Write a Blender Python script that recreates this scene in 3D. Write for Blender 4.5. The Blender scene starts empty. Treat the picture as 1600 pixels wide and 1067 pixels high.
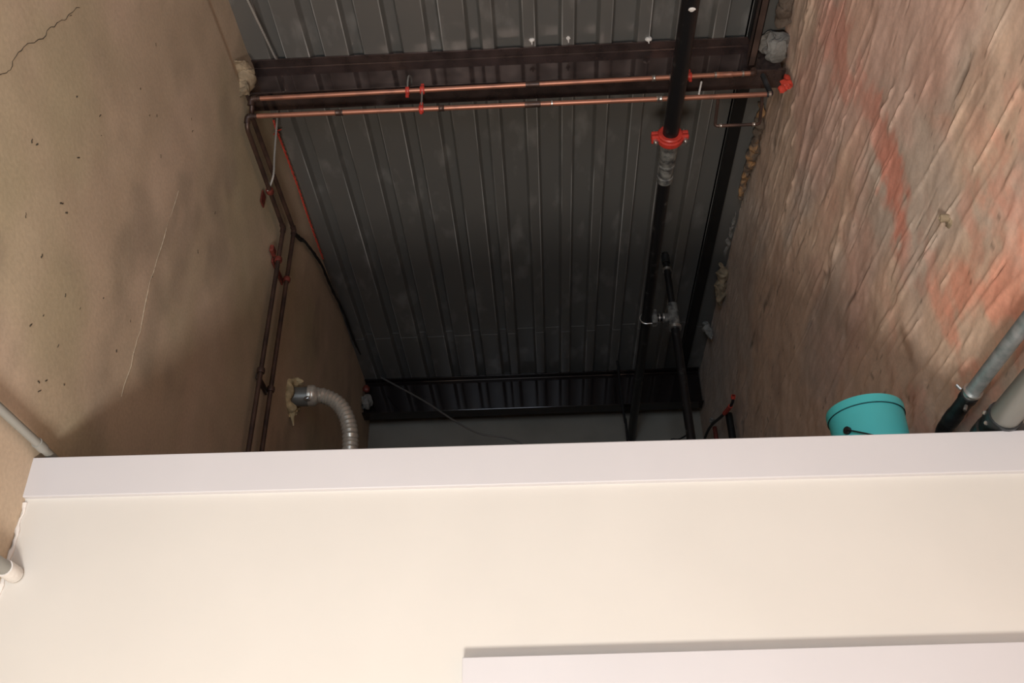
import bpy, bmesh, math, random
import numpy as np
from mathutils import Vector, Matrix, noise as mnoise

random.seed(7)
S = bpy.context.scene
COL = S.collection

# ------------------------------------------------------------------ camera
F = 1432.9                       # focal length in pixels of the 1600 px wide frame
YAW, PITCH, ROLL = -0.033833, 0.571013, -0.019583
fwd = Vector((math.sin(YAW)*math.cos(PITCH), math.cos(YAW)*math.cos(PITCH), math.sin(PITCH)))
rgt = Vector((math.cos(YAW), -math.sin(YAW), 0))
upv = rgt.cross(fwd)
RR = rgt*math.cos(ROLL) + upv*math.sin(ROLL)
UU = -rgt*math.sin(ROLL) + upv*math.cos(ROLL)
cam = bpy.data.cameras.new('camera')
cam.sensor_width = 36
cam.lens = F/1600*36
cam.clip_start = .05
co = bpy.data.objects.new('camera', cam)
COL.objects.link(co)
co.matrix_world = Matrix(((RR.x, UU.x, -fwd.x, 0), (RR.y, UU.y, -fwd.y, 0), (RR.z, UU.z, -fwd.z, 0), (0, 0, 0, 1)))
S.camera = co

def ray(x, y):
    return RR*(x-800) - UU*(y-533.5) + fwd*F
def onX(x, y, X): r = ray(x, y); return r*(X/r.x)
def onY(x, y, Y): r = ray(x, y); return r*(Y/r.y)
def onZ(x, y, Z): r = ray(x, y); return r*(Z/r.z)

# ------------------------------------------------------------------ light and exposure
S.view_settings.view_transform = 'Standard'
S.view_settings.look = 'None'
S.view_settings.exposure = 0.0
S.view_settings.gamma = 1.0
S.view_settings.use_curve_mapping = False
W = bpy.data.worlds.new('world')
S.world = W
W.use_nodes = True
W.node_tree.nodes['Background'].inputs[0].default_value = (.8, .9, 1, 1)
W.node_tree.nodes['Background'].inputs[1].default_value = .5

def area(name, loc, target, sx, sy, power, color):
    l = bpy.data.lights.new(name, 'AREA')
    l.shape = 'RECTANGLE'; l.size = sx; l.size_y = sy
    l.energy = power; l.color = color
    o = bpy.data.objects.new(name, l)
    COL.objects.link(o)
    o.location = loc
    o.rotation_euler = (Vector(target)-Vector(loc)).to_track_quat('-Z', 'Y').to_euler()
    return o
FLOOR = -1.6
area('floor_key_light', (-.32, .10, FLOOR+.12), (-.25, .45, 2), .6, .62, 145, (1, .925, .84))  # key lamp near the floor, added for the upward light; no fixture there
area('street_daylight', (-.75, -3.9, -.1), (-.2, 2, .9), 1.7, 2.2, 145, (.74, .86, 1))

# ------------------------------------------------------------------ materials
def srgb(r, g, b):
    f = lambda c: (c/255/12.92 if c/255 <= .04045 else ((c/255+.055)/1.055)**2.4)
    return (f(r), f(g), f(b), 1)

def mat(name, col, rough=.6, metal=0, spec=.5, var=0, vscale=8, bump=0, bscale=40, bdist=.01, col2=None, attr=None, detail=6, thr=(.35, .65), stretch=(1, 1, 1)):
    m = bpy.data.materials.new(name)
    m.use_nodes = True
    nt = m.node_tree; N = nt.nodes; L = nt.links
    p = N['Principled BSDF']
    p.inputs['Roughness'].default_value = rough
    p.inputs['Metallic'].default_value = metal
    p.inputs['Specular IOR Level'].default_value = spec
    p.inputs['Base Color'].default_value = col
    tc = N.new('ShaderNodeTexCoord')
    mp = N.new('ShaderNodeMapping'); mp.inputs['Scale'].default_value = stretch
    L.new(tc.outputs['Object'], mp.inputs['Vector'])
    src = None
    if attr:
        a = N.new('ShaderNodeAttribute'); a.attribute_name = attr
        src = a.outputs['Color']
    if var or col2:
        n = N.new('ShaderNodeTexNoise'); n.inputs['Scale'].default_value = vscale; n.inputs['Detail'].default_value = detail
        L.new(mp.outputs[0], n.inputs['Vector'])
        r = N.new('ShaderNodeMapRange')
        r.inputs['From Min'].default_value = thr[0]; r.inputs['From Max'].default_value = thr[1]
        L.new(n.outputs['Fac'], r.inputs['Value'])
        mx = N.new('ShaderNodeMix'); mx.data_type = 'RGBA'
        if col2:
            mx.inputs['A'].default_value = col; mx.inputs['B'].default_value = col2
            L.new(r.outputs[0], mx.inputs['Factor'])
            if src: L.new(src, mx.inputs['A'])
        else:
            mx.blend_type = 'MULTIPLY'; mx.inputs['Factor'].default_value = 1
            mx.inputs['A'].default_value = col
            if src: L.new(src, mx.inputs['A'])
            r2 = N.new('ShaderNodeMapRange'); r2.inputs['To Min'].default_value = 1-var; r2.inputs['To Max'].default_value = 1+var*.5
            r2.clamp = False
            L.new(r.outputs[0], r2.inputs['Value'])
            L.new(r2.outputs[0], mx.inputs['B'])
        src = mx.outputs['Result']
    if src: L.new(src, p.inputs['Base Color'])
    if bump:
        n = N.new('ShaderNodeTexNoise'); n.inputs['Scale'].default_value = bscale; n.inputs['Detail'].default_value = 8
        L.new(mp.outputs[0], n.inputs['Vector'])
        b = N.new('ShaderNodeBump'); b.inputs['Strength'].default_value = bump; b.inputs['Distance'].default_value = bdist
        L.new(n.outputs['Fac'], b.inputs['Height'])
        L.new(b.outputs['Normal'], p.inputs['Normal'])
    return m

M = {}
M['concrete'] = mat('concrete', (.3, .25, .2, 1), .9, spec=.25, attr='stain', var=.07, vscale=70, bump=.22, bscale=45, bdist=.004)
M['cream'] = mat('cream_paint', (.655, .632, .585, 1), .55, spec=.35, var=.03, vscale=2, bump=.05, bscale=120, bdist=.003)
M['white'] = mat('cool_white_paint', (.60, .588, .60, 1), .5, spec=.4, var=.02, vscale=3, bump=.04, bscale=100, bdist=.003)
M['deck'] = mat('painted_steel_deck', (.165, .160, .148, 1), .34, metal=.25, spec=.6, col2=(.33, .32, .30, 1), vscale=3.2, thr=(.55, .85), stretch=(2.2, 1, 1), bump=.06, bscale=14, bdist=.006)
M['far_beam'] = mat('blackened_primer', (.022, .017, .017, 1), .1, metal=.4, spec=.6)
M['beam'] = mat('red_brown_primer', (.125, .092, .086, 1), .09, metal=.68, spec=.62, var=.3, vscale=10, bump=.02, bscale=7, bdist=.004)
M['black_pipe'] = mat('black_iron', (.008, .008, .009, 1), .38, spec=.5, col2=(.10, .10, .095, 1), vscale=16, thr=(.62, .8), bump=.12, bscale=50, bdist=.003)
M['copper'] = mat('copper', (.46, .20, .13, 1), .4, metal=.6, col2=(.20, .10, .075, 1), vscale=7, thr=(.5, .75))
M['dull_copper'] = mat('dull_shaded_copper', (.115, .065, .048, 1), .4, metal=.45, col2=(.05, .032, .027, 1), vscale=9)  # dull copper for fittings; on the wall runs the shade is in the colour
M['solder'] = mat('solder', (.55, .5, .45, 1), .3, metal=.9, var=.3, vscale=40)
M['red'] = mat('red_paint', (.52, .045, .03, 1), .4, spec=.5, var=.25, vscale=30)
M['red_dark'] = mat('dull_red_paint', (.16, .032, .022, 1), .5, var=.4, vscale=30)
M['red_tape'] = mat('red_tape', (.6, .06, .035, 1), .5, var=.25, vscale=30)
M['steel'] = mat('zinc_steel', (.62, .62, .6, 1), .3, metal=.9, var=.2, vscale=30)
M['galv'] = mat('galvanized', (.24, .28, .28, 1), .42, metal=.55, col2=(.40, .42, .43, 1), vscale=25, bump=.05)
M['galv_dark'] = mat('dark_casting', (.075, .08, .085, 1), .35, metal=.7, var=.4, vscale=20)
M['grey_reducer'] = mat('grey_casting', (.22, .22, .20, 1), .6, col2=(.05, .05, .05, 1), vscale=28, bump=.3, bscale=50)
M['pvc'] = mat('grey_plastic', (.27, .27, .245, 1), .45, var=.06, vscale=6)
M['zinc'] = mat('dull_zinc', (.24, .24, .22, 1), .45, metal=.5)
M['duct'] = mat('aluminium_foil', (.66, .61, .52, 1), .36, metal=.5, var=.12, vscale=30, bump=.2, bscale=60, bdist=.004)
M['bx'] = mat('armoured_cable', (.62, .60, .56, 1), .4, metal=.6)
M['foam'] = mat('yellow_foam', (.62, .50, .29, 1), .85, var=.35, vscale=20, bump=.5, bscale=30, bdist=.02)
M['mortar'] = mat('tan_mortar', (.33, .255, .165, 1), .95, var=.45, vscale=14, bump=.6, bscale=30, bdist=.02)
M['mortar_brown'] = mat('brown_mortar', (.13, .095, .07, 1), .95, col2=(.36, .20, .09, 1), thr=(.52, .62), vscale=9, bump=.6, bscale=30, bdist=.02)
M['mortar_grey'] = mat('grey_mortar', (.235, .222, .20, 1), .95, var=.25, vscale=9, bump=.5, bscale=30, bdist=.02)
M['white_blob'] = mat('white_plaster', (.75, .72, .68, 1), .8, bump=.4, bscale=60)
M['teal'] = mat('turquoise_plastic', (.10, .68, .69, 1), .42, spec=.45, var=.05, vscale=5)
M['wire'] = mat('black_wire', (.012, .012, .013, 1), .5)
M['greywire'] = mat('grey_wire', (.16, .15, .14, 1), .5)
M['backwall'] = mat('grey_board', (.25, .235, .20, 1), .85, var=.12, vscale=3, bump=.1)
M['floor'] = mat('wood_floor', (.26, .21, .165, 1), .6, var=.3, vscale=6, stretch=(6, 1, 1))
M['plywood'] = mat('plywood', (.30, .22, .14, 1), .8, var=.25, vscale=5, stretch=(1, 6, 1))
M['brown_steel'] = mat('brown_steel', (.075, .048, .038, 1), .5, var=.4, vscale=10)
M['dark_steel'] = mat('black_steel', (.006, .006, .006, 1), .55, var=.2)
M['crack'] = mat('crack_shadow', (.06, .05, .035, 1), 1)
M['chalk'] = mat('pale_plaster', (.46, .39, .29, 1), .95, var=.3, vscale=60)

# ------------------------------------------------------------------ mesh helpers
class MB:
    def __init__(s): s.v = []; s.f = []
    def add(s, v, f):
        k = len(s.v); s.v += [tuple(p) for p in v]; s.f += [tuple(i+k for i in q) for q in f]
        return s
    def box(s, a, b):
        x0, y0, z0 = a; x1, y1, z1 = b
        return s.add([(x0, y0, z0), (x1, y0, z0), (x1, y1, z0), (x0, y1, z0), (x0, y0, z1), (x1, y0, z1), (x1, y1, z1), (x0, y1, z1)],
                     [(0, 3, 2, 1), (4, 5, 6, 7), (0, 1, 5, 4), (1, 2, 6, 5), (2, 3, 7, 6), (3, 0, 4, 7)])
    def tube(s, pts, r, n=14, cap=True):
        pts = [Vector(p) for p in pts]
        rs = r if isinstance(r, (list, tuple)) else [r]*len(pts)
        v = []; f = []; N = None
        for i, p in enumerate(pts):
            a = pts[max(i-1, 0)]; b = pts[min(i+1, len(pts)-1)]
            t = (b-a)
            if t.length < 1e-9: t = Vector((0, 0, 1))
            t.normalize()
            if N is None:
                h = Vector((0, 0, 1)) if abs(t.z) < .9 else Vector((1, 0, 0))
                N = t.cross(h).normalized()
            else:
                N = (N - t*N.dot(t)).normalized()
            B = t.cross(N)
            for k in range(n):
                an = 2*math.pi*k/n
                v.append(p + (N*math.cos(an)+B*math.sin(an))*rs[i])
        m = len(pts)
        for i in range(m-1):
            for k in range(n):
                k2 = (k+1) % n
                f.append((i*n+k, i*n+k2, (i+1)*n+k2, (i+1)*n+k))
        if cap:
            f.append(tuple(range(n))[::-1]); f.append(tuple((m-1)*n+k for k in range(n)))
        return s.add(v, f)
    def rings(s, c, axis, prof, n=24, ref=None):
        """lathe: prof = [(along, radius)] about axis from c"""
        c = Vector(c); t = Vector(axis).normalized()
        h = Vector((0, 0, 1)) if abs(t.z) < .9 else Vector((1, 0, 0))
        A = t.cross(h).normalized(); B = t.cross(A)
        v = []; f = []
        for (d, r) in prof:
            for k in range(n):
                an = 2*math.pi*k/n
                v.append(c+t*d+(A*math.cos(an)+B*math.sin(an))*r)
        m = len(prof)
        for i in range(m-1):
            for k in range(n):
                k2 = (k+1) % n
                f.append((i*n+k, i*n+k2, (i+1)*n+k2, (i+1)*n+k))
        return s.add(v, f)
    def blob(s, c, r, amp=.3, sub=3, sc=3, seed=0):
        bm = bmesh.new(); bmesh.ops.create_icosphere(bm, subdivisions=sub, radius=1)
        c = Vector(c); r = Vector(r) if not isinstance(r, (int, float)) else Vector((r, r, r))
        v = []
        for q in bm.verts:
            k = 1+amp*mnoise.fractal(q.co*sc*.5+Vector((seed*7.1, 3, 1)), 1, 2, 4)
            v.append((c.x+q.co.x*r.x*k, c.y+q.co.y*r.y*k, c.z+q.co.z*r.z*k))
        bm.verts.index_update()
        f = [tuple(x.index for x in q.verts) for q in bm.faces]
        bm.free()
        return s.add(v, f)
    def build(s, name, m, parent=None, smooth=True, bevel=0):
        me = bpy.data.meshes.new(name)
        me.from_pydata(s.v, [], s.f)
        bm = bmesh.new(); bm.from_mesh(me)
        bmesh.ops.recalc_face_normals(bm, faces=bm.faces)
        bm.to_mesh(me); bm.free()
        me.materials.append(M[m] if isinstance(m, str) else m)
        o = bpy.data.objects.new(name, me)
        COL.objects.link(o)
        if smooth:
            for p in me.polygons: p.use_smooth = True
            me.set_sharp_from_angle(angle=math.radians(40))
        if bevel:
            b = o.modifiers.new('bevel', 'BEVEL'); b.width = bevel; b.segments = 2; b.limit_method = 'ANGLE'
        if parent:
            o.parent = parent
            o.matrix_parent_inverse = Matrix.Translation(-parent.location)
        return o

def bend(pts, r=.03, n=5):
    pts = [Vector(p) for p in pts]
    out = [pts[0]]
    for i in range(1, len(pts)-1):
        p = pts[i]; a = (pts[i-1]-p); b = (pts[i+1]-p)
        d = min(r, a.length*.45, b.length*.45)
        a = p+a.normalized()*d; b = p+b.normalized()*d
        for k in range(n+1):
            t = k/n
            out.append(a*(1-t)**2+p*2*t*(1-t)+b*t*t)
    out.append(pts[-1])
    return out
def smooth_path(pts, n=8):
    pts = [Vector(p) for p in pts]
    P = [pts[0]*2-pts[1]]+pts+[pts[-1]*2-pts[-2]]
    out = []
    for i in range(1, len(P)-2):
        for k in range(n):
            t = k/n; a, b, c, d = P[i-1:i+3]
            out.append(.5*((2*b)+(c-a)*t+(2*a-5*b+4*c-d)*t*t+(3*b-a-3*c+d)*t**3))
    out.append(pts[-1])
    return out
def tag(o, label=None, cat=None, group=None, kind=None):
    if label: o['label'] = label
    if cat: o['category'] = cat
    if group: o['group'] = group
    if kind: o['kind'] = kind
    return o
def empty(name, loc, label, cat, group=None):
    o = bpy.data.objects.new(name, None); COL.objects.link(o)
    o.location = loc; o.empty_display_size = .05
    return tag(o, label, cat, group)
def struct(o, label, cat): return tag(o, label, cat, kind='structure')

# ------------------------------------------------------------------ numpy noise for the concrete walls
rng = np.random.default_rng(11)
TAB = rng.random((256, 256))
def vn(x, y, seed=0):
    x = x+seed*17.3; y = y+seed*9.7
    xi = np.floor(x).astype(int); yi = np.floor(y).astype(int)
    fx = x-xi; fy = y-yi
    fx = fx*fx*(3-2*fx); fy = fy*fy*(3-2*fy)
    g = lambda i, j: TAB[i % 256, j % 256]
    return (g(xi, yi)*(1-fx)+g(xi+1, yi)*fx)*(1-fy)+(g(xi, yi+1)*(1-fx)+g(xi+1, yi+1)*fx)*fy
def fbm(x, y, seed=0, o=4):
    s = 0; a = .5; t = 0
    for k in range(o):
        s = s+a*vn(x*2**k, y*2**k, seed+k); t += a; a *= .5
    return s/t
def sst(a, b, x):
    t = np.clip((x-a)/(b-a), 0, 1); return t*t*(3-2*t)

def wall_mesh(name, side, y0, y1, z0, z1, dy, dz, xf, colf, thick=.2):
    ys = np.concatenate([np.linspace(y0, 1.2, 24)[:-1], np.linspace(1.2, y1, int((y1-1.2)/dy)+1)])
    zs = np.concatenate([np.linspace(z0, .6, 24)[:-1], np.linspace(.6, z1, int((z1-.6)/dz)+1)])
    Y, Z = np.meshgrid(ys, zs, indexing='ij')
    X = xf(Y, Z)
    ny, nz = Y.shape
    v = np.stack([X, Y, Z], -1).reshape(-1, 3)
    idx = np.arange(ny*nz).reshape(ny, nz)
    q = np.stack([idx[:-1, :-1], idx[1:, :-1], idx[1:, 1:], idx[:-1, 1:]], -1).reshape(-1, 4)
    if side > 0: q = q[:, ::-1]            # front face looks into the room
    # close the slab
    xb = xf(np.array([[(y0+y1)/2]]), np.array([[(z0+z1)/2]]))[0, 0]+side*thick
    per = list(idx[:, 0])+list(idx[-1, 1:])+list(idx[-2::-1, -1])+list(idx[0, -2:0:-1])
    k = len(v)
    back = v[per].copy(); back[:, 0] = xb
    v = np.concatenate([v, back])
    faces = [tuple(a) for a in q.tolist()]
    n = len(per)
    for i in range(n):
        j = (i+1) % n
        f = (int(per[i]), k+i, k+j, int(per[j]))
        faces.append(f if side < 0 else f[::-1])
    faces.append(tuple(range(k, k+n)) if side < 0 else tuple(range(k+n-1, k-1, -1)))
    me = bpy.data.meshes.new(name)
    me.from_pydata(v.tolist(), [], faces)
    c = colf(v[:, 1], v[:, 2])
    at = me.color_attributes.new('stain', 'FLOAT_COLOR', 'POINT')
    at.data.foreach_set('color', np.concatenate([c, np.ones((len(c), 1))], 1).astype(np.float32).ravel())
    me.materials.append(M['concrete'])
    for p in me.polygons: p.use_smooth = True
    me.set_sharp_from_angle(angle=math.radians(50))
    o = bpy.data.objects.new(name, me); COL.objects.link(o)
    return o

# ================================================================== SETTING
A = -1.57
def xl(Y, Z):
    d = .010*(fbm(Y*1.1, Z*1.1, 3)-.5)+.004*(fbm(Y*6, Z*6, 5)-.5)
    zl = 3.945+.02*np.sin(Y*1.3)
    d = d-.012*sst(zl-.006, zl+.006, Z)*sst(2.0, 2.2, Y)*sst(3.5, 3.4, Y)
    return A+d
def cl(Y, Z):
    base = np.array([.325, .262, .178]); olive = np.array([.285, .245, .155]); pale = np.array([.36, .285, .20]); dark = np.array([.20, .165, .115])
    n = fbm(Y*1.3, Z*1.3, 21)[:, None]; m = fbm(Y*2.6, Z*1.4, 31)[:, None]
    c = base+(olive-base)*sst(.42, .68, n)+(pale-base)*sst(.5, .72, m)*.8
    w = sst(.58, .75, fbm(Y*3.5, Z*2.2, 41))[:, None]*.5
    c = c*(1-w)+dark*w
    # grey trowel smear near the top corner
    t = (sst(.35, .0, np.hypot((Y-2.25)/.9, (Z-2.75)/.35))*fbm(Y*7, Z*7, 51))[:, None]*.7
    c = c*(1-t)+dark*t
    zl = 3.945+.02*np.sin(Y*1.3)
    b = (np.exp(-((Z-zl)/.012)**2)*sst(2.0, 2.3, Y)*sst(3.6, 3.4, Y))[:, None]
    c = c*(1+.35*b)
    return np.array([1.74, 1.75, 1.93])*c*(.9+.2*fbm(Y*9, Z*9, 61))[:, None]
wl = wall_mesh('wall_left', -1, -4.0, 7.6, FLOOR, 4.3, .03, .03, xl, cl)
struct(wl, 'smooth tan trowelled concrete wall on the left', 'wall')
def wall_line(pts, r, name, m, jag=0):
    P = [Vector((float(xl(np.array([y]), np.array([z]))[0])+.0005, y, z)) for y, z in pts]
    Q = []
    for a, b in zip(P[:-1], P[1:]):
        for k in range(4):
            t = k/4; Q.append(a.lerp(b, t)+Vector((0, random.uniform(-jag, jag), random.uniform(-jag, jag))))
    Q.append(P[-1])
    return MB().tube(Q, [r*random.uniform(.6, 1.3) for _ in Q], 6).build(name, m, wl)
wall_line([(1.70, 2.15), (1.801, 2.167), (1.821, 2.198), (1.831, 2.264), (1.846, 2.353), (1.91, 2.468), (1.921, 2.545), (1.964, 2.62), (1.979, 2.68), (2.018, 2.765)], .0013, 'crack', 'crack', .006)
wall_line([(2.996, 2.78), (2.97, 2.5), (2.948, 2.251), (2.962, 2.056), (2.955, 1.9), (2.943, 1.711)], .0019, 'plaster_scratch', 'chalk', .006)
for (px, py, l) in ((50, 217, .015), (58, 225, .01), (97, 318, .02), (105, 333, .025), (65, 398, .02), (49, 505, .03), (182, 547, .012), (120, 150, .012), (60, 595, .015), (219, 137, .012), (100, 600, .012), (73, 594, .012), (245, 180, .015)):
    p = onX(px, py, A)
    wall_line([(p.y, p.z), (p.y+l*random.uniform(-.7, .7), p.z-l*random.uniform(.2, .7))], .0024, 'pit', 'crack', .003)

def groove(Y, Z):
    u = Z-.03*Y+.05*(fbm(Y*.9, Z*1.2, 71)-.5)
    n = vn(u*14+3, Y*.45, 201)
    return np.exp(-((n-.5)/.035)**2)*sst(.5, .72, vn(Y*4.5, u*9, 207))*sst(.35, .6, fbm(Y*14, u*20, 209))
rs_ = random.Random(5)
for i in range(34):
    y_, z_ = rs_.uniform(1.75, 3.4), rs_.uniform(1.35, 3.3)
    if z_ < 1.3+1.2*(y_-2.4): continue
    l_ = rs_.uniform(.004, .016)
    wall_line([(y_, z_), (y_+l_*rs_.uniform(-.8, .8), z_-l_)], rs_.uniform(.0012, .0022), 'pit', 'crack', .002)
def xr(Y, Z):
    u = Z-.03*Y+.05*(fbm(Y*.9, Z*1.2, 71)-.5)
    n = vn(u*8.5, Y*.55, 81)
    r = (1-np.abs(2*n-1))**8*sst(.35, .6, vn(Y*2.2, u*8, 87))*sst(.3, .55, fbm(Y*9, u*16, 89))
    n2 = vn(u*17, Y*1.1, 91)
    r2 = (1-np.abs(2*n2-1))**8*sst(.4, .7, vn(Y*2.7, u*15, 97))
    fade = sst(5.6, 3.2, Y)*.75+.25
    n3 = vn(u*12+5, Y*.8, 111)
    r3 = (1-np.abs(2*n3-1))**6*sst(.4, .62, vn(Y*2.6+9, u*11, 117))*sst(.3, .55, fbm(Y*9, u*16, 119))
    d = fade*(.011*r+.006*r2+.008*r3)+.02*(fbm(Y*.8, Z*1.6, 101)-.5)+.008*(fbm(Y*5, Z*9, 103)-.5)
    d = d+.0045*(fbm(Y*24, Z*30, 105)-.5)+.010*(fbm(Y*6, Z*7, 107)-.5)-.007*groove(Y, Z)
    return 1.437+.0125*(4.2-Z)-d
def cr(Y, Z):
    base = np.array([.42, .315, .225]); grey = np.array([.36, .30, .235]); dark = np.array([.26, .19, .14])
    pink = np.array([.44, .165, .11]); salmon = np.array([.50, .235, .155])
    n = fbm(Y*1.4, Z*2.5, 121)[:, None]
    c = base+(grey-base)*sst(.4, .65, n)
    w = sst(.56, .74, fbm(Y*3.2, Z*3.6, 131))[:, None]*.5
    c = c*(1-w)+dark*w
    mot = fbm(Y*6, Z*5, 141)
    # drip of pink paint down the wall, then a wide smear
    yc = 2.86+.035*np.sin(Z*4.1)+.05*(fbm(Z*3, Z*0, 151)-.5)
    wd = .12+.07*(fbm(Z*4, Z*0+3, 155)-.5)+.10*sst(3.0, 3.5, Z)
    rag = .55*(fbm(Y*16, Z*11, 157)-.5)+.5*(fbm(Y*5, Z*22, 158)-.5)
    k = sst(1.2, .45, np.abs(Y-yc)/wd+2.2*rag)*sst(2.05, 2.35, Z)*sst(3.95, 3.5, Z)*sst(.34, .56, mot)
    c = c+(pink-c)*(k*.8)[:, None]
    k2 = sst(1.0, .4, np.hypot((Y-2.50)/.58, (Z-1.68)/.42)+1.2*rag)*sst(.33, .6, mot)
    c = c+(salmon-c)*(k2*.9)[:, None]
    k3 = sst(1.0, .2, np.hypot((Y-3.35)/.55, (Z-2.75)/.7))*sst(.35, .65, fbm(Y*3, Z*3, 161))
    c = c+(np.array([.40, .225, .16])-c)*(k3*.5)[:, None]
    k4 = sst(1.0, .2, np.hypot((Y-2.3)/.2, (Z-2.45)/.3))*sst(.4, .65, mot)
    c = c+(salmon-c)*(k4*.35)[:, None]
    kw = sst(.42, .68, fbm(Y*1.6, Z*1.9, 165))*sst(4.8, 3.4, Y)
    c = c+(np.array([.44, .27, .205])-c)*(kw*.55)[:, None]
    kp = sst(.55, .75, fbm(Y*9, Z*6, 167))*sst(3.6, 3.0, Y)*sst(2.5, 1.9, Z)
    c = c+(pink-c)*(kp*.35)[:, None]
    c = c*(1-.5*groove(Y, Z))[:, None]
    # far end is a greyer strip of wall
    g = (sst(5.4, 6.4, Y)*.6)[:, None]
    c = c+(np.array([.27, .255, .225])-c)*g
    s = (sst(.0, 1, np.exp(-((Y-3.13)/.035)**2-((Z-1.93)/.12)**2)))[:, None]
    c = c+(np.array([.17, .10, .06])-c)*s*.7
    # small dirt specks along the ridges
    sp = (vn(Y*45, Z*45, 171) > .94)*(fbm(Y*2, Z*6, 181) > .5)
    c = c*(1-.45*sp)[:, None]
    return np.array([1.74, 1.68, 1.76])*c*(.88+.24*fbm(Y*11, Z*12, 191))[:, None]
wr = wall_mesh('wall_right', 1, -4.0, 7.6, FLOOR, 4.3, .018, .007, xr, cr)
struct(wr, 'rough plaster wall with ridges and pink paint smears on the right', 'wall')

# partition with cool white band along its top
b = MB()
zt = lambda x, zl, zr: zl+(zr-zl)*(x+1.571)/(1.446+1.571)
x0, x1 = -1.60, 1.60
jag = [(-1.60, FLOOR)]
b.add([(x0, 2.53, FLOOR), (x1, 2.53, FLOOR), (x1, 2.66, FLOOR), (x0, 2.66, FLOOR),
       (x0, 2.53, zt(x0, 1.20, 1.18)), (x1, 2.53, zt(x1, 1.20, 1.18)), (x1, 2.66, zt(x1, 1.20, 1.18)), (x0, 2.66, zt(x0, 1.20, 1.18))],
      [(0, 3, 2, 1), (4, 5, 6, 7), (0, 1, 5, 4), (1, 2, 6, 5), (2, 3, 7, 6), (3, 0, 4, 7)])
struct(b.build('wall_front', 'cream', smooth=False), 'cream painted partition wall across the foreground', 'wall')
b = MB()
for (ya, yb) in ((2.512, 2.665),):
    b.add([(x0, ya, zt(x0, 1.125, 1.100)), (x1, ya, zt(x1, 1.125, 1.100)), (x1, yb, zt(x1, 1.125, 1.100)), (x0, yb, zt(x0, 1.125, 1.100)),
           (x0, ya, zt(x0, 1.255, 1.232)), (x1, ya, zt(x1, 1.255, 1.232)), (x1, yb, zt(x1, 1.255, 1.232)), (x0, yb, zt(x0, 1.255, 1.232))],
          [(0, 3, 2, 1), (4, 5, 6, 7), (0, 1, 5, 4), (1, 2, 6, 5), (2, 3, 7, 6), (3, 0, 4, 7)])
struct(b.build('trim_1', 'white', smooth=False, bevel=.003), 'cool white band along the top of the partition', 'trim')
b = MB().box((-.233, 2.488, -.6), (1.6, 2.54, .612))
struct(b.build('trim_2', 'white', smooth=False, bevel=.003), 'white raised panel low on the partition at right', 'trim')
# crumbly joint of drywall and concrete at the left end
pts = []
for i in range(40):
    z = .45+(1.11-.45)*i/39
    pts.append((A+.004+random.uniform(-.004, .004), 2.528, z))
MB().tube(pts, [.007*random.uniform(.5, 1.4) for _ in pts], 6).build('plaster_joint', 'white_blob', bpy.data.objects['wall_front'])

# room shell behind the camera and below the loft
struct(MB().box((-1.8, -4.2, FLOOR-.1), (1.8, 7.7, FLOOR)).build('floor', 'floor', smooth=False), 'wooden shop floor far below the view', 'floor')
b = MB()
b.box((-1.8, -4.2, FLOOR), (-1.62, -4.02, 4.3)); b.box((.12, -4.2, FLOOR), (1.8, -4.02, 4.3)); b.box((-1.62, -4.2, 1.05), (.12, -4.02, 4.3))
struct(b.build('wall_back', 'backwall', smooth=False), 'wall with the street opening behind the viewer', 'wall')
struct(MB().box((-1.8, 7.42, FLOOR), (1.8, 7.6, 4.3)).build('wall_far', 'backwall', smooth=False), 'plain dark grey wall at the far end under the rear beam', 'wall')
struct(MB().box((-1.56, 2.67, 1.14), (1.44, 7.41, 1.22)).build('floor_loft', 'plywood', smooth=False), 'plywood loft floor behind the partition', 'floor')

# corrugated steel deck
Z0, Z1 = 4.2, 4.25
def profile():
    p = [(-1.75, Z0)]
    sl = .016
    x = -1.686
    while x < -.30:
        p += [(x, Z0), (x+sl, Z1), (x+.087-sl, Z1), (x+.087, Z0)]
        x += .2250
    p += [(-.243+0.0, Z0), (-.185, Z0)]
    for c in (.014, .231, .442, .655, .866, 1.076):
        w = .034
        p += [(c-w-.1435+.0 if False else p[-1][0]+sl, Z1), (c-w-sl, Z1), (c-w, Z0), (c+w, Z0)]
    p += [(p[-1][0]+sl, Z1), (1.235, Z1), (1.235, Z0), (1.60, Z0)]
    return p
def rounded(p, r=.006):
    out = [p[0]]
    for a, b, c in zip(p[:-2], p[1:-1], p[2:]):
        a, b, c = (Vector((q[0], q[1], 0)) for q in (a, b, c))
        d1, d2 = (a-b), (c-b)
        if d1.length < 1e-6 or d2.length < 1e-6: continue
        q = min(r, d1.length*.4, d2.length*.4)
        p1, p2 = b+d1.normalized()*q, b+d2.normalized()*q
        for t in (0, .33, .67, 1):
            m_ = p1*(1-t)**2+b*2*t*(1-t)+p2*t*t
            out.append((m_.x, m_.y))
    out.append(p[-1])
    return out
PF = rounded(profile())
def sheet(b, y0, y1, dz, t=.004):
    n = len(PF)
    v = [(x, y0, z+dz) for x, z in PF]+[(x, y1, z+dz) for x, z in PF]+[(x, y0, z+dz+t) for x, z in PF]+[(x, y1, z+dz+t) for x, z in PF]
    f = []
    for i in range(n-1):
        f += [(i, i+1, n+i+1, n+i), (2*n+i+1, 2*n+i, 3*n+i, 3*n+i+1), (i, 2*n+i, 2*n+i+1, i+1), (n+i, n+i+1, 3*n+i+1, 3*n+i)]
    f += [(0, n, 3*n, 2*n), (n-1, 3*n-1, 4*n-1, 2*n-1)]
    b.add(v, f)
b = MB(); sheet(b, -4.2, 6.45, 0); sheet(b, 6.41, 7.45, -.0045)
b.box((-1.8, -4.2, 4.27), (1.8, 7.6, 4.36))
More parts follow.
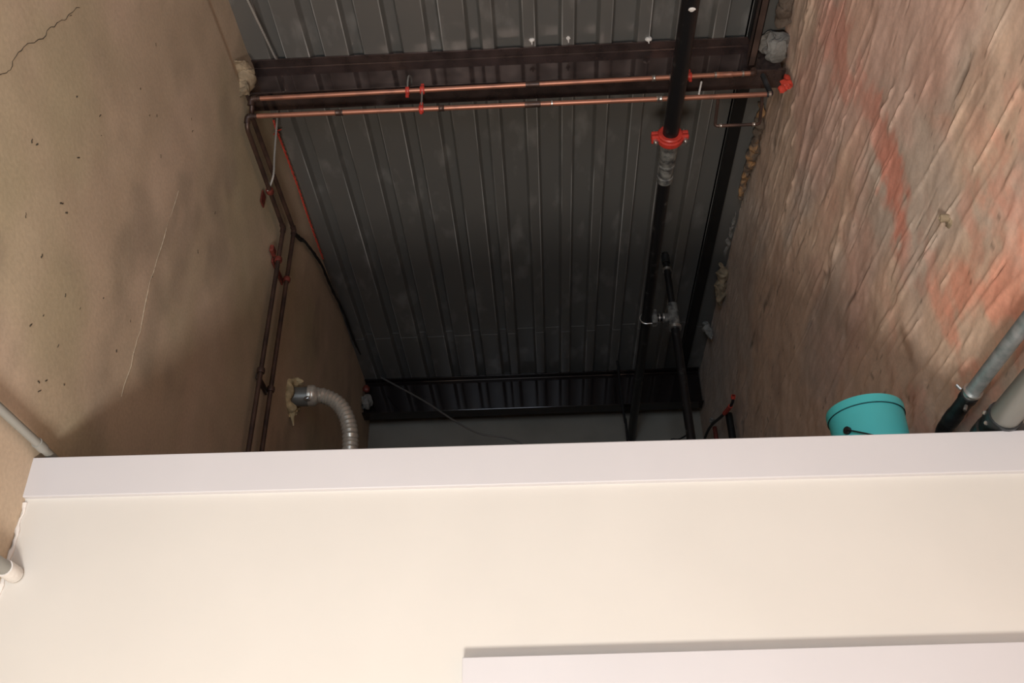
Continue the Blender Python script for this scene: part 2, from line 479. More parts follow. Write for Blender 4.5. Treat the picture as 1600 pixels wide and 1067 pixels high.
ceil = b.build('ceiling', 'deck')
me = ceil.data
nP = len(PF)
wear = np.zeros((len(me.vertices), 4), np.float32); wear[:, 3] = 1
for i, (x, z) in enumerate(PF):
    low = z-Z0
    if .0002 < low < .004:
        wear[[k*nP+i for k in (0, 1, 4, 5)], :3] = 1
at = me.color_attributes.new('wear', 'FLOAT_COLOR', 'POINT')
at.data.foreach_set('color', wear.ravel())
nt = M['deck'].node_tree; N = nt.nodes; L = nt.links
pb = N['Principled BSDF']
src = pb.inputs['Base Color'].links[0].from_socket
a_ = N.new('ShaderNodeAttribute'); a_.attribute_name = 'wear'
tc_ = N.new('ShaderNodeTexCoord'); mp_ = N.new('ShaderNodeMapping'); mp_.inputs['Scale'].default_value = (9, .8, 1)
L.new(tc_.outputs['Object'], mp_.inputs['Vector'])
n_ = N.new('ShaderNodeTexNoise'); n_.inputs['Scale'].default_value = 1.6; n_.inputs['Detail'].default_value = 5
L.new(mp_.outputs[0], n_.inputs['Vector'])
mr = N.new('ShaderNodeMapRange'); mr.inputs['From Min'].default_value = .42; mr.inputs['From Max'].default_value = .68
L.new(n_.outputs['Fac'], mr.inputs['Value'])
mu = N.new('ShaderNodeMath'); mu.operation = 'MULTIPLY'
L.new(a_.outputs['Fac'], mu.inputs[0]); L.new(mr.outputs[0], mu.inputs[1])
mx = N.new('ShaderNodeMix'); mx.data_type = 'RGBA'
mx.inputs['B'].default_value = (.62, .62, .6, 1)
L.new(mu.outputs[0], mx.inputs['Factor']); L.new(src, mx.inputs['A']); L.new(mx.outputs['Result'], pb.inputs['Base Color'])
struct(ceil, 'dark corrugated steel deck ceiling with ribs running away', 'ceiling')

# ================================================================== STEEL BEAMS
def ibeam(name, ynear, yweb, width, z_top, z_bot, xa, xb, label, m='beam', tf=.012, tw=.012):
    t = empty(name, ((xa+xb)/2, yweb, z_bot), label, 'beam', 'steel beams under the deck')
    MB().box((xa, ynear, z_top-tf), (xb, ynear+width, z_top)).build('top_flange', m, t, False, .002)
    MB().box((xa, yweb, z_bot+tf), (xb, yweb+tw, z_top-tf)).build('web', m, t, False)
    MB().box((xa, ynear, z_bot), (xb, ynear+width, z_bot+tf)).build('bottom_flange', m, t, False, .002)
    # fillet weld line between web and flange
    MB().tube([(xa, yweb-.003, z_top-tf-.003), (xb, yweb-.003, z_top-tf-.003)], .006, 6).build('web_fillet', m, t)
    return t
B1 = ibeam('steel_beam', 3.462, 3.520, .128, 4.2, 3.915, -1.62, 1.405, 'near red-brown steel I-beam above the two copper pipes')
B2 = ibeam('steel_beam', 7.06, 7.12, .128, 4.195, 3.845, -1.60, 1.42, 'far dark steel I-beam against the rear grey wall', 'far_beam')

# black L-section strips along the right edge of the deck
def deck_strip(y0, y1, label):
    b = MB().box((1.236, y0, 4.165), (1.242, y1, 4.2)).box((1.236, y0, 4.160), (1.305, y1, 4.166))
    tag(b.build('edge_strip', 'dark_steel', smooth=False), label, 'steel angle', 'black strips along the right deck edge')
deck_strip(-.5, 3.455, 'short black strip on the right deck edge before the near beam')
deck_strip(3.60, 7.05, 'long black strip on the right deck edge behind the near beam')
b = MB().box((1.195, .5, 3.935), (1.199, 3.44, 3.985)).box((1.195, .5, 3.935), (1.235, 3.44, 3.939)).box((1.231, .5, 3.935), (1.235, 3.44, 3.985))
tag(b.build('steel_strut', 'brown_steel', smooth=False), 'brown steel channel running to the right end of the near beam', 'strut')

# ================================================================== COPPER PIPES
def sleeve(name, p, d, r, l, m, parent, n=16):
    p = Vector(p); d = Vector(d).normalized()
    return MB().rings(p-d*l/2, d, [(0, r*.86), (0, r), (l*.12, r*1.08), (l*.2, r), (l*.8, r), (l*.88, r*1.08), (l, r), (l, r*.86)], n).build(name, m, parent)
def pipe_thing(name, label, cat, loc, group=None): return empty(name, loc, label, cat, group)
R_ = .0135
YC = 3.462-.016
GC = 'copper lines under the near beam'
up = pipe_thing('copper_pipe', 'upper copper pipe along the near beam, turning down the left wall farther back', 'pipe', (0, YC, 3.86), GC)
MB().tube([(-1.47, YC, 3.858), (1.20, YC, 3.880)], R_, 14).build('pipe', 'copper', up)
d = bend([(-1.47, YC, 3.858), (-1.515, YC, 3.858), (-1.525, 3.50, 3.79), (-1.525, 4.462, 3.772), (-1.525, 4.455, 1.22)], .03)
MB().tube(d, R_, 12).build('wall_run', 'dull_copper', up)['label'] = 'brown run on the left wall, shade put into its colour'
lo = pipe_thing('copper_pipe', 'lower copper pipe along the near beam, turning down the left wall nearer the viewer', 'pipe', (0, YC, 3.73), GC)
MB().tube([(-1.47, YC, 3.722), (1.26, YC, 3.712)], R_, 14).build('pipe', 'copper', lo)
d = bend([(-1.47, YC, 3.722), (-1.520, YC, 3.722), (-1.525, 3.475, 3.665), (-1.525, 4.265, 3.625), (-1.525, 4.24, 1.22)], .03)
MB().tube(d, R_, 12).build('wall_run', 'dull_copper', lo)['label'] = 'brown run on the left wall, shade put into its colour'
for (par, px, py, name, m, l) in ((up, 396, 157, 'elbow_collar', 'solder', .012), (up, 832, 132, 'coupling', 'dull_copper', .075), (up, 1021, 121, 'solder_joint', 'solder', .02), (up, 1049, 121, 'solder_joint', 'solder', .02),
                                  (up, 1118, 119, 'solder_joint', 'solder', .012), (up, 1132, 118, 'reducer', 'copper', .09), (up, 1161, 117, 'solder_joint', 'solder', .012),
                                  (lo, 391, 183, 'elbow_collar', 'solder', .012), (lo, 530, 175, 'coupling', 'dull_copper', .04), (lo, 690, 165, 'coupling', 'dull_copper', .03), (lo, 832, 158, 'coupling', 'dull_copper', .085),
                                  (lo, 862, 156, 'solder_joint', 'solder', .01), (lo, 1030, 152, 'solder_joint', 'solder', .03), (lo, 1203, 149, 'elbow_collar', 'solder', .014)):
    p = onY(px, py, YC)
    z = (3.858+(p.x+1.47)/2.67*.022) if par is up else (3.722-(p.x+1.47)/2.73*.010)
    sleeve(name, (p.x, YC, z), (1, 0, 0), R_*1.22, l, m, par)
# knuckle elbows on the wall runs
for par, pts in ((up, [(-1.525, 4.43, 3.7725), (-1.525, 4.462, 3.772), (-1.525, 4.462, 3.74)]), (lo, [(-1.525, 4.235, 3.6265), (-1.525, 4.265, 3.625), (-1.525, 4.264, 3.595)])):
    MB().tube(bend(pts, .02), R_*1.3, 12).build('elbow', 'dull_copper', par)
for par, z in ((up, 3.858), (lo, 3.722)):
    MB().tube(bend([(-1.488, YC, z), (-1.520, YC, z), (-1.5245, 3.463, z-.034)], .02), R_*1.3, 12).build('elbow', 'dull_copper', par)
MB().tube(bend([(1.20, YC, 3.880), (1.222, YC, 3.880), (1.222, YC, 3.908)], .015), R_*1.25, 12).build('elbow', 'dull_copper', up)
MB().tube(bend([(1.26, YC, 3.712), (1.285, YC, 3.712), (1.272, YC, 3.80), (1.266, YC, 3.86)], .02), R_*1.1, 12).build('riser', 'galv_dark', lo)['label'] = 'dark riser at the right end'
# small drop loop under the right end of the lower line
lp = [onY(1122, 156, YC+.01), onY(1117, 197, YC+.01), onY(1187, 194, YC+.01), onY(1191, 152, YC+.01)]
lpo = MB().tube(bend(lp, .02), .0085, 10).build('drop_loop', 'dull_copper', lo)
for q in (lp[1].lerp(lp[2], .12), lp[1].lerp(lp[2], .86)):
    sleeve('solder_joint', q, lp[2]-lp[1], .0115, .014, 'solder', lpo)

# hangers
def ring_clamp(name, c, axis, r, parent, m='red', w=.02):
    return MB().rings(Vector(c)-Vector(axis)*w/2, axis, [(0, r), (0, r*1.55), (w*.2, r*1.7), (w*.8, r*1.7), (w, r*1.55), (w, r), (0, r)], 16).build(name, m, parent)
def zup(x): return 3.858+(x+1.47)/2.67*.022
def zlo(x): return 3.722-(x+1.47)/2.73*.010
GH = 'red pipe hangers under the near beam'
xh = onY(637, 140, YC).x
h = empty('pipe_hanger', (xh, YC, 3.9), 'red clamp hung from the beam by a bent rod, left of the double clamp', 'pipe hanger', GH)
MB().tube(smooth_path([(xh+.008, 3.518, 3.985), (xh+.010, 3.47, 3.998), (xh+.004, YC-.012, 3.97), (xh, YC-.012, 3.93), (xh, YC-.006, zup(xh)+.01)]), .0055, 8).build('rod', 'steel', h)
ring_clamp('clamp', (xh, YC, zup(xh)), (1, 0, 0), R_, h)
MB().box((xh-.009, YC-.008, zup(xh)-.05), (xh+.009, YC+.004, zup(xh)-.016)).build('tab', 'red', h, False, .002)
xh = onY(660, 140, YC).x
h = empty('pipe_hanger', (xh, YC, 3.8), 'pair of red clamps joined by a short rod across both copper pipes', 'pipe hanger', GH)
MB().tube([(xh, YC-.006, zup(xh)), (xh, YC-.006, zlo(xh))], .0055, 8).build('rod', 'steel', h)
for z in (zup(xh), zlo(xh)):
    ring_clamp('clamp', (xh, YC, z), (1, 0, 0), R_, h, w=.024)
    MB().box((xh-.009, YC-.010, z+.012), (xh+.009, YC+.004, z+.042)).build('tab', 'red', h, False, .002)
MB().box((xh-.007, YC-.010, zlo(xh)-.036), (xh+.007, YC+.004, zlo(xh)-.014)).build('tab', 'red', h, False, .002)
xh = onY(1078, 122, YC).x
h = empty('pipe_hanger', (xh, YC, 3.87), 'red clamp on the upper copper pipe right beside the black pipe', 'pipe hanger', GH)
ring_clamp('clamp', (xh, YC, zup(xh)), (1, 0, 0), R_, h, w=.02)
MB().box((xh-.008, YC-.008, zup(xh)+.012), (xh+.008, YC+.004, zup(xh)+.05)).build('tab', 'red', h, False, .002)
MB().box((xh-.008, YC-.008, zup(xh)-.04), (xh+.008, YC+.004, zup(xh)-.012)).build('tab', 'red', h, False, .002)
p0 = onY(1096, 128, YC-.012); p1 = onY(1092, 147, YC-.012)
tag(MB().tube([p0, p1], .005, 8).build('hanger_rod', 'white_blob'), 'short pale rod standing between the copper pipes near their right end', 'rod')
# wall clamps on the left runs
GW = 'clamps on the left wall pipes'
for (px, py, lab, m) in ((418, 308, 'dull red clamp on the sloping part of the left wall pipes', 'red_dark'), (434, 410, 'dull red clamp just below the bend of the left wall pipes', 'red_dark'), (411, 591, 'dark clamp low on the upright left wall pipes', 'dull_copper')):
    p = onX(px, py, -1.535)
    h = empty('pipe_clamp', p, lab, 'pipe clamp', GW)
    b = MB()
    if py < 350:
        b.box((-1.565, p.y-.03, p.z-.055), (-1.555, p.y+.03, p.z+.03))
        b.build('plate', m, h, False, .003)
        ring_clamp('clamp', (-1.525, p.y-.005, 3.6415), (0, 1, -.05), R_, h, m, .03)
    else:
        b.box((-1.565, p.y-.035, p.z-.02), (-1.552, 4.49, p.z+.02))
        b.build('plate', m, h, False, .003)
        zz = p.z
        yl = 4.265-(3.625-zz)*(.025/2.4); yu = 4.462-(3.772-zz)*(.007/2.55)
        ring_clamp('clamp', (-1.525, yl, zz), (0, 0, 1), R_, h, m, .03)
        ring_clamp('clamp', (-1.525, yu, zz), (0, 0, 1), R_, h, m, .03)
        if m == 'red_dark':
            MB().box((-1.56, yl-.085, zz+.005), (-1.535, yl-.02, zz+.05)).build('tab', m, h, False, .006)

# ================================================================== BLACK SPRINKLER PIPE
PA = onZ(1084, -30, 3.60); PC = onZ(1047, 214, 3.60); PB = onY(985, 692, 7.415)
PA = PC+(PA-PC)*1.5
dv = (PB-PC).normalized(); da = (PC-PA).normalized()
bp = pipe_thing('sprinkler_pipe', 'long black iron pipe running away under the deck with a bright red coupling', 'pipe', PC)
MB().tube([PA, PC], .043, 24).build('near_length', 'black_pipe', bp)
MB().tube([PC+dv*.30, PB], .036, 20).build('far_length', 'black_pipe', bp)
MB().rings(PC-dv*.0, dv, [(0, .046), (.03, .050), (.16, .050), (.175, .046), (.20, .043), (.205, .047), (.215, .047), (.22, .042), (.30, .041), (.305, .046), (.345, .046), (.35, .036)], 24).build('reducer', 'grey_reducer', bp)['label'] = 'dirty grey reducer behind the red coupling'
cp = MB().rings(PC-dv*.032, dv, [(0, .043), (0, .060), (.006, .066), (.018, .066), (.022, .075), (.042, .075), (.046, .066), (.058, .066), (.064, .060), (.064, .043)], 28).build('coupling', 'red', bp)
cp['label'] = 'bright red grooved coupling'
for sx in (-1, 1):
    c = PC+Vector((sx*.080, 0, 0))
    MB().box((c.x-.022, c.y-.026, c.z+.003), (c.x+.018, c.y+.026, c.z+.024)).box((c.x-.022, c.y-.026, c.z-.024), (c.x+.018, c.y+.026, c.z-.003)).build('lug', 'red', cp, False, .006)
    MB().tube([(c.x, c.y, c.z-.055), (c.x, c.y, c.z+.05)], .007, 8).build('bolt', 'steel', cp)
    MB().rings((c.x, c.y, c.z-.042), (0, 0, 1), [(0, 0.0001), (0, .015), (.018, .015), (.018, .007)], 6).build('bolt', 'steel', cp, False)
# white dab of plaster on the upper side
p = onZ(1081, 14, 3.56)
MB().blob(p+Vector((0, 0, -.002)), (.016, .012, .008), .4, 2, seed=3).build('plaster_dab', 'white_blob', bp)

# ================================================================== RISER BRANCH
YB = 5.4
xb_ = .962
br = pipe_thing('branch_pipe', 'black upright pipe teed off the sprinkler pipe at the far right', 'pipe', (xb_, YB, 3.6))
pm = PC+dv*((YB-PC.y)/dv.y)
zt_ = pm.z
MB().tube([(xb_, YB, 3.70), (xb_-.002, YB, 4.19)], .024, 14).build('upper_length', 'black_pipe', br)
MB().tube([(xb_, YB, zt_-.05), (xb_+.018, YB, 1.22)], .03, 14).build('lower_length', 'black_pipe', br)
MB().tube([(xb_, YB, zt_-.085), (xb_, YB, zt_+.11)], .038, 16).tube([(xb_-.01, YB, zt_), (pm.x+.11, YB, zt_)], .032, 16).build('tee', 'grey_reducer', br)
MB().tube([(pm.x+.03, YB, zt_), (pm.x+.12, YB, zt_)], .026, 14).build('nipple', 'black_pipe', br)
for x in (pm.x+.085, pm.x+.115):
    MB().rings((x, YB, zt_), (1, 0, 0), [(0, .026), (0, .037), (.008, .037), (.008, .026)], 16).build('band', 'steel', br)
MB().rings((xb_, YB, zt_-.10), (0, 0, 1), [(0, .03), (0, .045), (.025, .045), (.025, .03)], 16).build('band', 'steel', br)
MB().rings((xb_-.002, YB, 4.03), (0, 0, 1), [(0, .024), (0, .033), (.02, .033), (.02, .024)], 16).build('band', 'steel', br)
MB().rings((xb_-.002, YB, 4.10), (0, 0, 1), [(0, .024), (0, .03), (.07, .03), (.07, .024)], 16).build('cap', 'galv_dark', br)
MB().box((pm.x+.035, YB-.03, zt_-.055), (pm.x+.075, YB+.03, zt_+.06)).build('strap_saddle', 'grey_reducer', br, False, .008)
ub = []
for k in range(13):
    a_ = math.radians(70+220*k/12)
    ub.append((pm.x+.045*math.cos(a_), YB, pm.z+.045*math.sin(a_)))
ub = [(pm.x+.05, YB, pm.z+.045)]+ub+[(pm.x+.05, YB, pm.z-.045)]
MB().tube(ub, .006, 8).build('u_bolt', 'steel', br)

# ================================================================== RIGHT WALL CONDUITS
GR = 'conduits on the right wall'
t = pipe_thing('conduit', 'slim galvanized conduit on the right wall with a compression coupling at its end', 'conduit', (1.405, 1.5, 1.45), GR)
MB().tube([(1.405, -1, 1.447), (1.405, 2.86, 1.450)], .024, 20).build('tube', 'galv', t)
MB().rings((1.405, 2.68, 1.45), (0, 1, 0), [(0, .024), (0, .030), (.03, .030), (.032, .0265), (.13, .0265), (.135, .029), (.19, .029), (.19, .02)], 20).build('coupling', 'galv_dark', t)
MB().rings((1.405, 2.655, 1.45), (0, 1, 0), [(0, .024), (0, .031), (.01, .031), (.01, .024)], 20).build('ring', 'steel', t)
MB().tube(bend([(1.405, 2.86, 1.45), (1.405, 2.95, 1.45), (1.405, 2.98, 1.22)], .05), .027, 16).build('elbow', 'galv_dark', t)
for sz in (-1, 1):
    MB().tube([(1.39, 2.70, 1.45+sz*.03), (1.38, 2.70, 1.45+sz*.048)], .006, 8).build('screw', 'steel', t)
t = pipe_thing('conduit', 'thick grey pipe on the right wall below the slim conduit, cut off by the frame', 'conduit', (1.412, 1.5, 1.278), GR)
MB().tube([(1.394, -1, 1.278), (1.394, 2.62, 1.278)], .044, 24).build('tube', 'zinc', t)
MB().rings((1.394, 2.50, 1.278), (0, 1, 0), [(0, .044), (0, .050), (.06, .050), (.065, .046), (.09, .046), (.095, .051), (.15, .051), (.15, .03)], 24).build('coupling', 'galv_dark', t)
for a_ in (70, 110, 150, 190):
    c = Vector((1.394+.050*math.cos(math.radians(a_)), 2.53, 1.278+.050*math.sin(math.radians(a_))))
    MB().blob(c, .008, 0, 1).build('screw', 'steel', t)
# left wall conduits
GL = 'grey plastic conduits on the left wall'
t = pipe_thing('conduit', 'upper grey plastic conduit on the left wall ending at the top of the partition', 'conduit', (-1.535, 1.5, 1.27), GL)
MB().tube([(-1.537, -1, 1.262), (-1.537, 2.70, 1.276)], .0135, 16).build('tube', 'pvc', t)
MB().rings((-1.537, 2.45, 1.275), (0, 1, 0), [(0, .0135), (0, .0165), (.04, .0165), (.04, .0135)], 16).build('collar', 'pvc', t)
t = pipe_thing('conduit', 'lower grey plastic conduit on the left wall entering the cream partition', 'conduit', (-1.535, 1.5, .88), GL)
MB().tube([(-1.532, -1, .883), (-1.532, 2.54, .887)], .021, 16).build('tube', 'pvc', t)
MB().rings((-1.532, 2.46, .887), (0, 1, 0), [(0, .021), (0, .025), (.06, .025), (.066, .022), (.066, .02)], 16).build('collar', 'white_blob', t)['label'] = 'pale end collar'

# plug sticking out of the right wall
p = onX(1473, 341, 1.44)
px_ = float(xr(np.array([p.y]), np.array([p.z]))[0])
t = empty('wall_plug', (px_, p.y, p.z), 'small round plug standing out of the right wall on a tan plaster patch', 'plug')
MB().blob((px_+.004, p.y+.008, p.z-.008), (.008, .028, .022), .25, 3, seed=2).build('plaster_patch', 'mortar', t)
MB().rings((px_+.01, p.y, p.z), (-1, 0, 0), [(0, .015), (.036, .015), (.04, .011), (.04, .006), (.03, .006), (.03, 0.0005)], 16).build('plug', 'mortar', t)

# ================================================================== DUCT
t = empty('flexible_duct', (-1.5, 5, 2.8), 'silver flexible duct leaving a collar in the left wall and bending down', 'duct')
c0 = Vector((-1.575, 4.99, 2.855))
MB().tube([c0, c0+Vector((.15, .012, .004))], .062, 24).build('sleeve', 'zinc', t)
path = smooth_path([c0+Vector((.12, .01, .004)), c0+Vector((.20, .02, .012)), Vector((-1.27, 5.03, 2.81)), Vector((-1.205, 5.05, 2.69)), Vector((-1.18, 5.06, 2.50)), Vector((-1.175, 5.06, 2.0)), Vector((-1.175, 5.06, 1.22))], 40)
# resample evenly for the rings of the hose
rs = [path[0]]; acc = 0
for a_, b_ in zip(path[:-1], path[1:]):
    acc += (b_-a_).length
    if acc >= .0055: rs.append(b_); acc = 0
MB().tube(rs, [.048+.004*math.sin(i*1.57) for i in range(len(rs))], 20).build('hose', 'duct', t)
MB().rings(c0+Vector((.115, 0, .004)), (1, .08, .05), [(0, .062), (0, .067), (.03, .068), (.04, .066), (.05, .056), (.06, .045)], 24).build('tape_wrap', 'duct', t)
MB().blob(c0+Vector((.125, -.052, -.045)), (.02, .012, .016), .5, 2, seed=9).build('clip', 'steel', t)
MB().tube([c0+Vector((.14, -.03, .05)), c0+Vector((.145, -.066, 0)), c0+Vector((.14, -.045, -.05))], .005, 8).build('clip', 'steel', t)
b = MB()
pts = []; rad = []
for k in range(30):
    a_ = math.radians(180+360*k/29)
    pts.append(c0+Vector((.012+.012*math.sin(k), -.094*math.cos(a_), .092*math.sin(a_))))
    rad.append(.027+.010*mnoise.noise(Vector((k*.55, 2, 5))))
b.tube(pts, rad, 10)
b.blob(c0+Vector((.035, -.02, .10)), (.042, .03, .022), .5, 3, seed=4)
b.blob(c0+Vector((.02, .02, -.10)), (.03, .03, .035), .6, 3, seed=5)
b.tube([c0+Vector((.02, .02, -.12)), c0+Vector((.03, .02, -.16)), c0+Vector((.035, .03, -.19))], [.014, .008, .004], 8)
tag(b.build('expanding_foam', 'foam'), 'yellowish foam squeezed around the duct collar on the left wall', 'foam')

# ================================================================== BUCKET
bc = Vector((1.148, 2.93, 1.22))
H_ = .312
t = empty('bucket', bc, 'turquoise plastic bucket standing behind the partition at right', 'bucket')
rb, rt = .120, .131
prof = [(0, .0005), (0, rb-.006), (.004, rb), (H_-.032, rt-.003), (H_-.030, rt+.001), (H_-.006, rt+.002), (H_, rt), (H_, rt-.006), (.01, rb-.008), (.01, .0005)]
MB().rings(bc, (0, 0, 1), prof, 56).build('pail', 'teal', t)
MB().rings(bc+Vector((0, 0, H_-.034)), (0, 0, 1), [(0, rt-.002), (0, rt+.001), (.0016, rt+.001), (.0016, rt-.002)], 56).build('rim_groove', 'wire', t)['label'] = 'thin dark line under the rim'
ea = Vector((-.80, -.60, 0)).normalized()
c = bc+ea*(rt-.001)+Vector((0, 0, H_-.112))
MB().rings(c-ea*.006, ea, [(0, .014), (.010, .014), (.012, .009), (.016, .008), (.016, .0005)], 12).build('handle_ear', 'wire', t)
tv = Vector((-ea.y, ea.x, 0))
hp = []
for k in range(25):
    a_ = math.pi*k/24
    q = bc+(ea*math.cos(a_)+Vector((ea.y*-1, ea.x, 0))*math.sin(a_))*(rt+.012)
    hp.append(q+Vector((0, 0, H_-.112-.085*math.sin(a_))))
MB().tube(hp, .0028, 6).build('handle', 'wire', t)
c2 = bc-ea*(rt-.001)+Vector((0, 0, H_-.112))
MB().rings(c2+ea*.006, -ea, [(0, .014), (.010, .014), (.012, .009), (.016, .008), (.016, .0005)], 12).build('handle_ear', 'wire', t)

# ================================================================== CABLES
path = smooth_path([onZ(381, -12, 4.13), onZ(405, 38, 4.13), onZ(429, 88, 4.15), Vector((-1.425, 3.45, 4.192)), Vector((-1.43, 3.53, 4.193)), Vector((-1.45, 3.64, 4.17)), onY(434, 165, 3.78), onY(433, 186, 3.80), onY(429, 240, 3.86), onY(427, 275, 3.88), onX(418, 300, -1.535)], 30)
rs = [path[0]]; acc = 0
for a_, b_ in zip(path[:-1], path[1:]):
    acc += (b_-a_).length
    if acc >= .006: rs.append(b_); acc = 0
tag(MB().tube(rs, [.0050+.0016*(i % 2) for i in range(len(rs))], 8).build('armoured_cable', 'bx'), 'thin silver armoured cable hanging behind the near beam on the left', 'cable')
q = [onZ(423, 188, 4.15), onZ(430, 205, 4.14), onZ(440, 225, 4.15), onZ(465, 290, 4.15), onZ(482, 340, 4.15), onZ(500, 405, 4.155)]
q = [Vector((max(p.x, -1.548), p.y, p.z)) for p in q]
q = smooth_path(q, 30)
ro = MB()
for ph in (0, math.pi):
    ro.tube([p+Vector((.005*math.cos(i*.9+ph), 0, .005*math.sin(i*.9+ph))) for i, p in enumerate(q)], .0032, 6)
o = ro.build('red_rope', 'red_tape'); tag(o, 'twisted red rope strung along the left edge of the deck', 'rope')
k_ = MB()
kc = Vector((-1.542, onZ(428, 201, 4.14).y, 4.12))
for i in range(5):
    k_.tube([kc, kc+Vector((random.uniform(-.015, .03), random.uniform(-.05, .03), random.uniform(-.07, .02)))], [.006, .003], 6)
k_.build('knot', 'red_tape', o)
q = smooth_path([onX(458, 362, -1.545), onX(478, 380, -1.55), onX(500, 410, -1.545), onX(520, 455, -1.545), onX(536, 487, -1.545), onX(552, 530, -1.545), onX(566, 560, -1.545), onX(578, 585, -1.54)], 10)
cb = MB()
cb.tube(q, [.009*random.uniform(.7, 1.3) for _ in q], 8)
cb.tube([p+Vector((.012, .03*math.sin(i*.5), -.02)) for i, p in enumerate(q)], .007, 6)
tag(cb.build('black_cable', 'wire'), 'black cable bundle along the far left top of the wall', 'cable')
q = smooth_path([Vector((-1.40, 6.95, 4.14)), onY(660, 625, 6.5), onY(740, 674, 6.05), onY(815, 693, 5.95), Vector((.35, 5.75, 2.4)), Vector((.45, 5.70, 1.22))], 12)
tag(MB().tube(q, .007, 8).build('hanging_wire', 'greywire'), 'thin grey wire sagging from the far left corner across the rear wall', 'wire')
q = [onY(973, 636, 6.9), onY(977, 660, 6.9), onY(981, 690, 6.9)]
q = smooth_path([Vector((q[0].x-.01, 6.9, 4.19))]+q+[Vector((q[2].x+.01, 6.9, 1.22))], 6)
tag(MB().tube(q, .011, 8).build('hanging_cable', 'wire'), 'thin black cord hanging straight beside the sprinkler pipe at the rear wall', 'cord')
q = smooth_path([onY(1076, 678, 6.8), onY(1062, 686, 6.8), onY(1045, 694, 6.8), Vector((1.0, 6.8, 2.9)), Vector((.98, 6.8, 1.22))], 6)
tag(MB().tube(q, .007, 6).build('hanging_cable', 'wire'), 'short black cord sloping behind the upright branch pipe', 'cord')
# taped cable and stub pipe low on the right wall
t = empty('taped_cable', onX(1146, 620, 1.38), 'black cable with red tape wraps curving down the far right wall', 'cable')
q = smooth_path([onX(1146, 618, 1.375), onX(1143, 632, 1.37), onX(1128, 650, 1.36), onX(1112, 664, 1.35), onX(1103, 680, 1.34), onX(1100, 696, 1.34), onX(1100, 740, 1.34)], 8)
MB().tube(q, .011, 8).build('cable', 'wire', t)
for s0, s1 in ((0, 4), (9, 15)):
    MB().tube(q[s0:s1], .0165, 8).build('tape', 'red_tape', t)
MB().blob(onX(1112, 657, 1.345), (.02, .03, .02), .4, 2, seed=6).build('pale_clip', 'mortar_grey', t)
t_ = onX(1140, 650, 1.41)
tag(MB().tube([(1.41, t_.y+.02, t_.z+.03), (1.41, t_.y+.02, 1.22)], .027, 12).build('stub_pipe', 'dark_steel'), 'black upright pipe under the taped cable at the far right wall', 'pipe')
t2 = onX(1120, 690, 1.40)
tag(MB().tube([(1.40, t2.y, t2.z+.13), (1.40, t2.y, 1.22)], .018, 12).build('stub_pipe', 'red_dark'), 'dull red upright pipe left of the black pipe at the far right wall', 'pipe')

# ================================================================== MORTAR, FOAM AND SCRAPS
GM = 'crumbled mortar along the wall tops'
def lumps(name, pts, rad, m, label, seed, cat='mortar', amp=.45):
    b = MB()
    P = smooth_path(pts, 8)
    R = []
    for i, p in enumerate(P):
        u = i/(len(P)-1)*(len(rad)-1); k = min(int(u), len(rad)-2); r = rad[k]+(rad[k+1]-rad[k])*(u-k)
        R.append(max(.006, r*(1+amp*mnoise.noise(Vector((i*.7, seed*3.1, .5))))))
    P = [p+Vector((mnoise.noise(Vector((i*.6, seed, 1)))*.012, 0, mnoise.noise(Vector((i*.6, seed, 7)))*.015)) for i, p in enumerate(P)]
    Q = []; RQ = []
    for a_, b_, ra, rb_ in zip(P[:-1], P[1:], R[:-1], R[1:]):
        for k in range(3): Q.append(a_.lerp(b_, k/3)); RQ.append(ra+(rb_-ra)*k/3)
    n_ = len(Q)
    RQ = [q*min(1, .35+3.2*min(i, n_-1-i)/n_) for i, q in enumerate(RQ)]
    b.tube(Q, RQ, 18)
    rm = max(rad)
    b.v = [tuple(Vector(p)+.55*rm*mnoise.noise_vector(Vector(p)*(.9/rm)+Vector((seed, 0, 0)))+.22*rm*mnoise.noise_vector(Vector(p)*(2.6/rm))) for p in b.v]
    o = b.build(name, m)
    d_ = o.modifiers.new('sub', 'SUBSURF'); d_.levels = 1; d_.render_levels = 1
    return tag(o, label, cat)
lumps('mortar_chunk', [onX(368, 90, -1.575), onX(378, 112, -1.565), onX(379, 130, -1.565), onX(372, 152, -1.575)], [.03, .055, .06, .02], 'mortar', 'beige mortar chunk beside the left end of the near beam', 1)
lumps('mortar_chunk', [Vector((1.29, 3.45, 4.12)), Vector((1.36, 3.45, 4.10)), Vector((1.42, 3.45, 4.05))], [.04, .07, .08], 'mortar_grey', 'pale grey mortar packed over the right end of the near beam', 2, amp=.25)
lumps('mortar_chunk', [onX(1231, -15, 1.40), onX(1227, 15, 1.40), onX(1219, 45, 1.40)], [.035, .045, .025], 'mortar_brown', 'ragged tan-brown mortar at the wall top before the near beam on the right', 3)
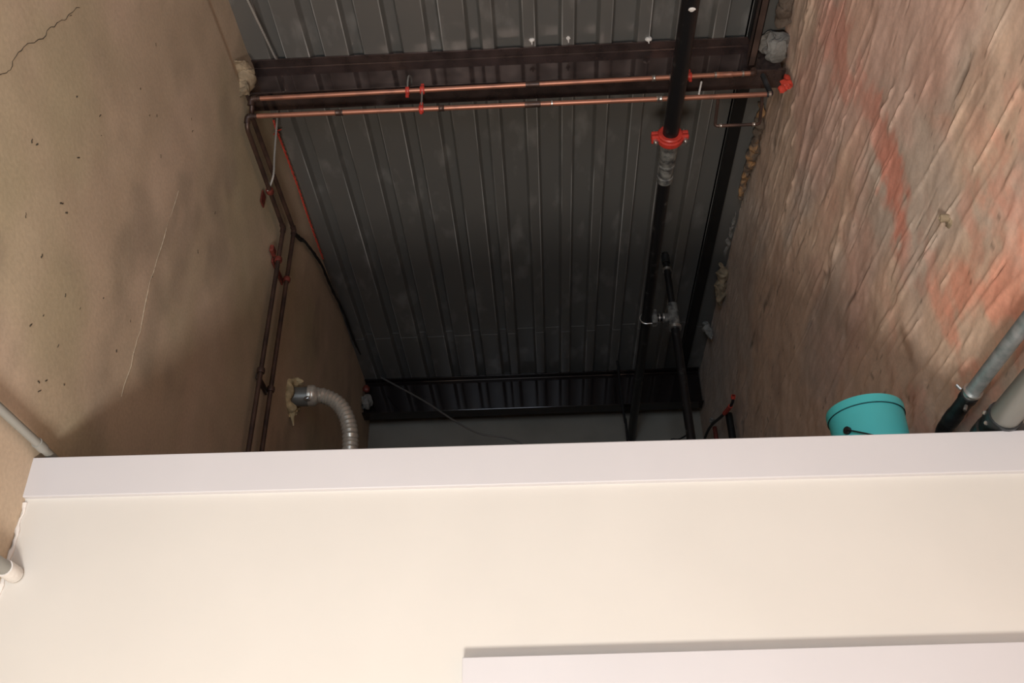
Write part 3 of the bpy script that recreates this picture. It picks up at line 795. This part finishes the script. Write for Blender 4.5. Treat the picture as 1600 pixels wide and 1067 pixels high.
lumps('mortar_strip', [onX(1192, 160, 1.405), onX(1186, 200, 1.405), onX(1176, 245, 1.405), onX(1164, 280, 1.405), onX(1156, 316, 1.405)], [.035, .03, .025, .02, .04], 'mortar_brown', 'long brown crumbling mortar strip on the right wall top behind the near beam', 4)
lumps('mortar_strip', [onX(1150, 330, 1.412), onX(1140, 370, 1.412), onX(1130, 405, 1.412)], [.012, .012, .025], 'mortar_grey', 'thin grey mortar line on the right wall top', 5)
lumps('mortar_chunk', [onX(1131, 410, 1.40), onX(1127, 440, 1.40), onX(1123, 478, 1.40)], [.02, .045, .05], 'mortar', 'tan mortar lump midway along the right wall top', 6)
lumps('mortar_chunk', [onX(1101, 500, 1.39), onX(1106, 515, 1.39), onX(1112, 530, 1.39)], [.02, .03, .02], 'mortar_grey', 'small grey mortar sliver at the far right wall top', 7)
lumps('mortar_chunk', [Vector((-1.54, 7.02, 3.98)), Vector((-1.53, 7.02, 3.94)), Vector((-1.52, 7.03, 3.89))], [.03, .05, .045], 'mortar_grey', 'grey mortar at the left end of the far beam', 8)
tag(MB().blob((-1.535, 7.0, 4.06), (.03, .03, .04), .4, 2, seed=12).build('tape_scrap', 'red_dark'), 'small dull red scrap above the left end of the far beam', 'tape')
q = onY(1229, 132, 3.43)
b = MB().blob(q, (.030, .02, .035), .5, 3, seed=13).blob(q+Vector((-.03, 0, -.03)), (.022, .018, .03), .5, 2, seed=14).blob(q+Vector((.012, 0, .045)), (.018, .014, .03), .5, 2, seed=15)
tag(b.build('red_rag', 'red_tape'), 'scrap of bright red tape at the right end of the near beam', 'tape')
GP = 'white plaster blobs on the near beam'
for (px, py, lab, s) in ((831, 63, 'leftmost white plaster blob where a deck rib meets the near beam', .016), (888, 60, 'narrow white plaster blob between its two neighbours on the near beam', .012), (1013, 61, 'rightmost and largest white plaster blob on the near beam, left of the black pipe', .020)):
    p = onZ(px, py, 4.2)
    tag(MB().blob((p.x, p.y-.004, 4.197), (s, .012, s), .4, 2, seed=px).tube([(p.x, p.y, 4.195), (p.x, p.y+.0, 4.165)], [.006, .003], 6).build('plaster_blob', 'white_blob'), lab, 'plaster', GP)
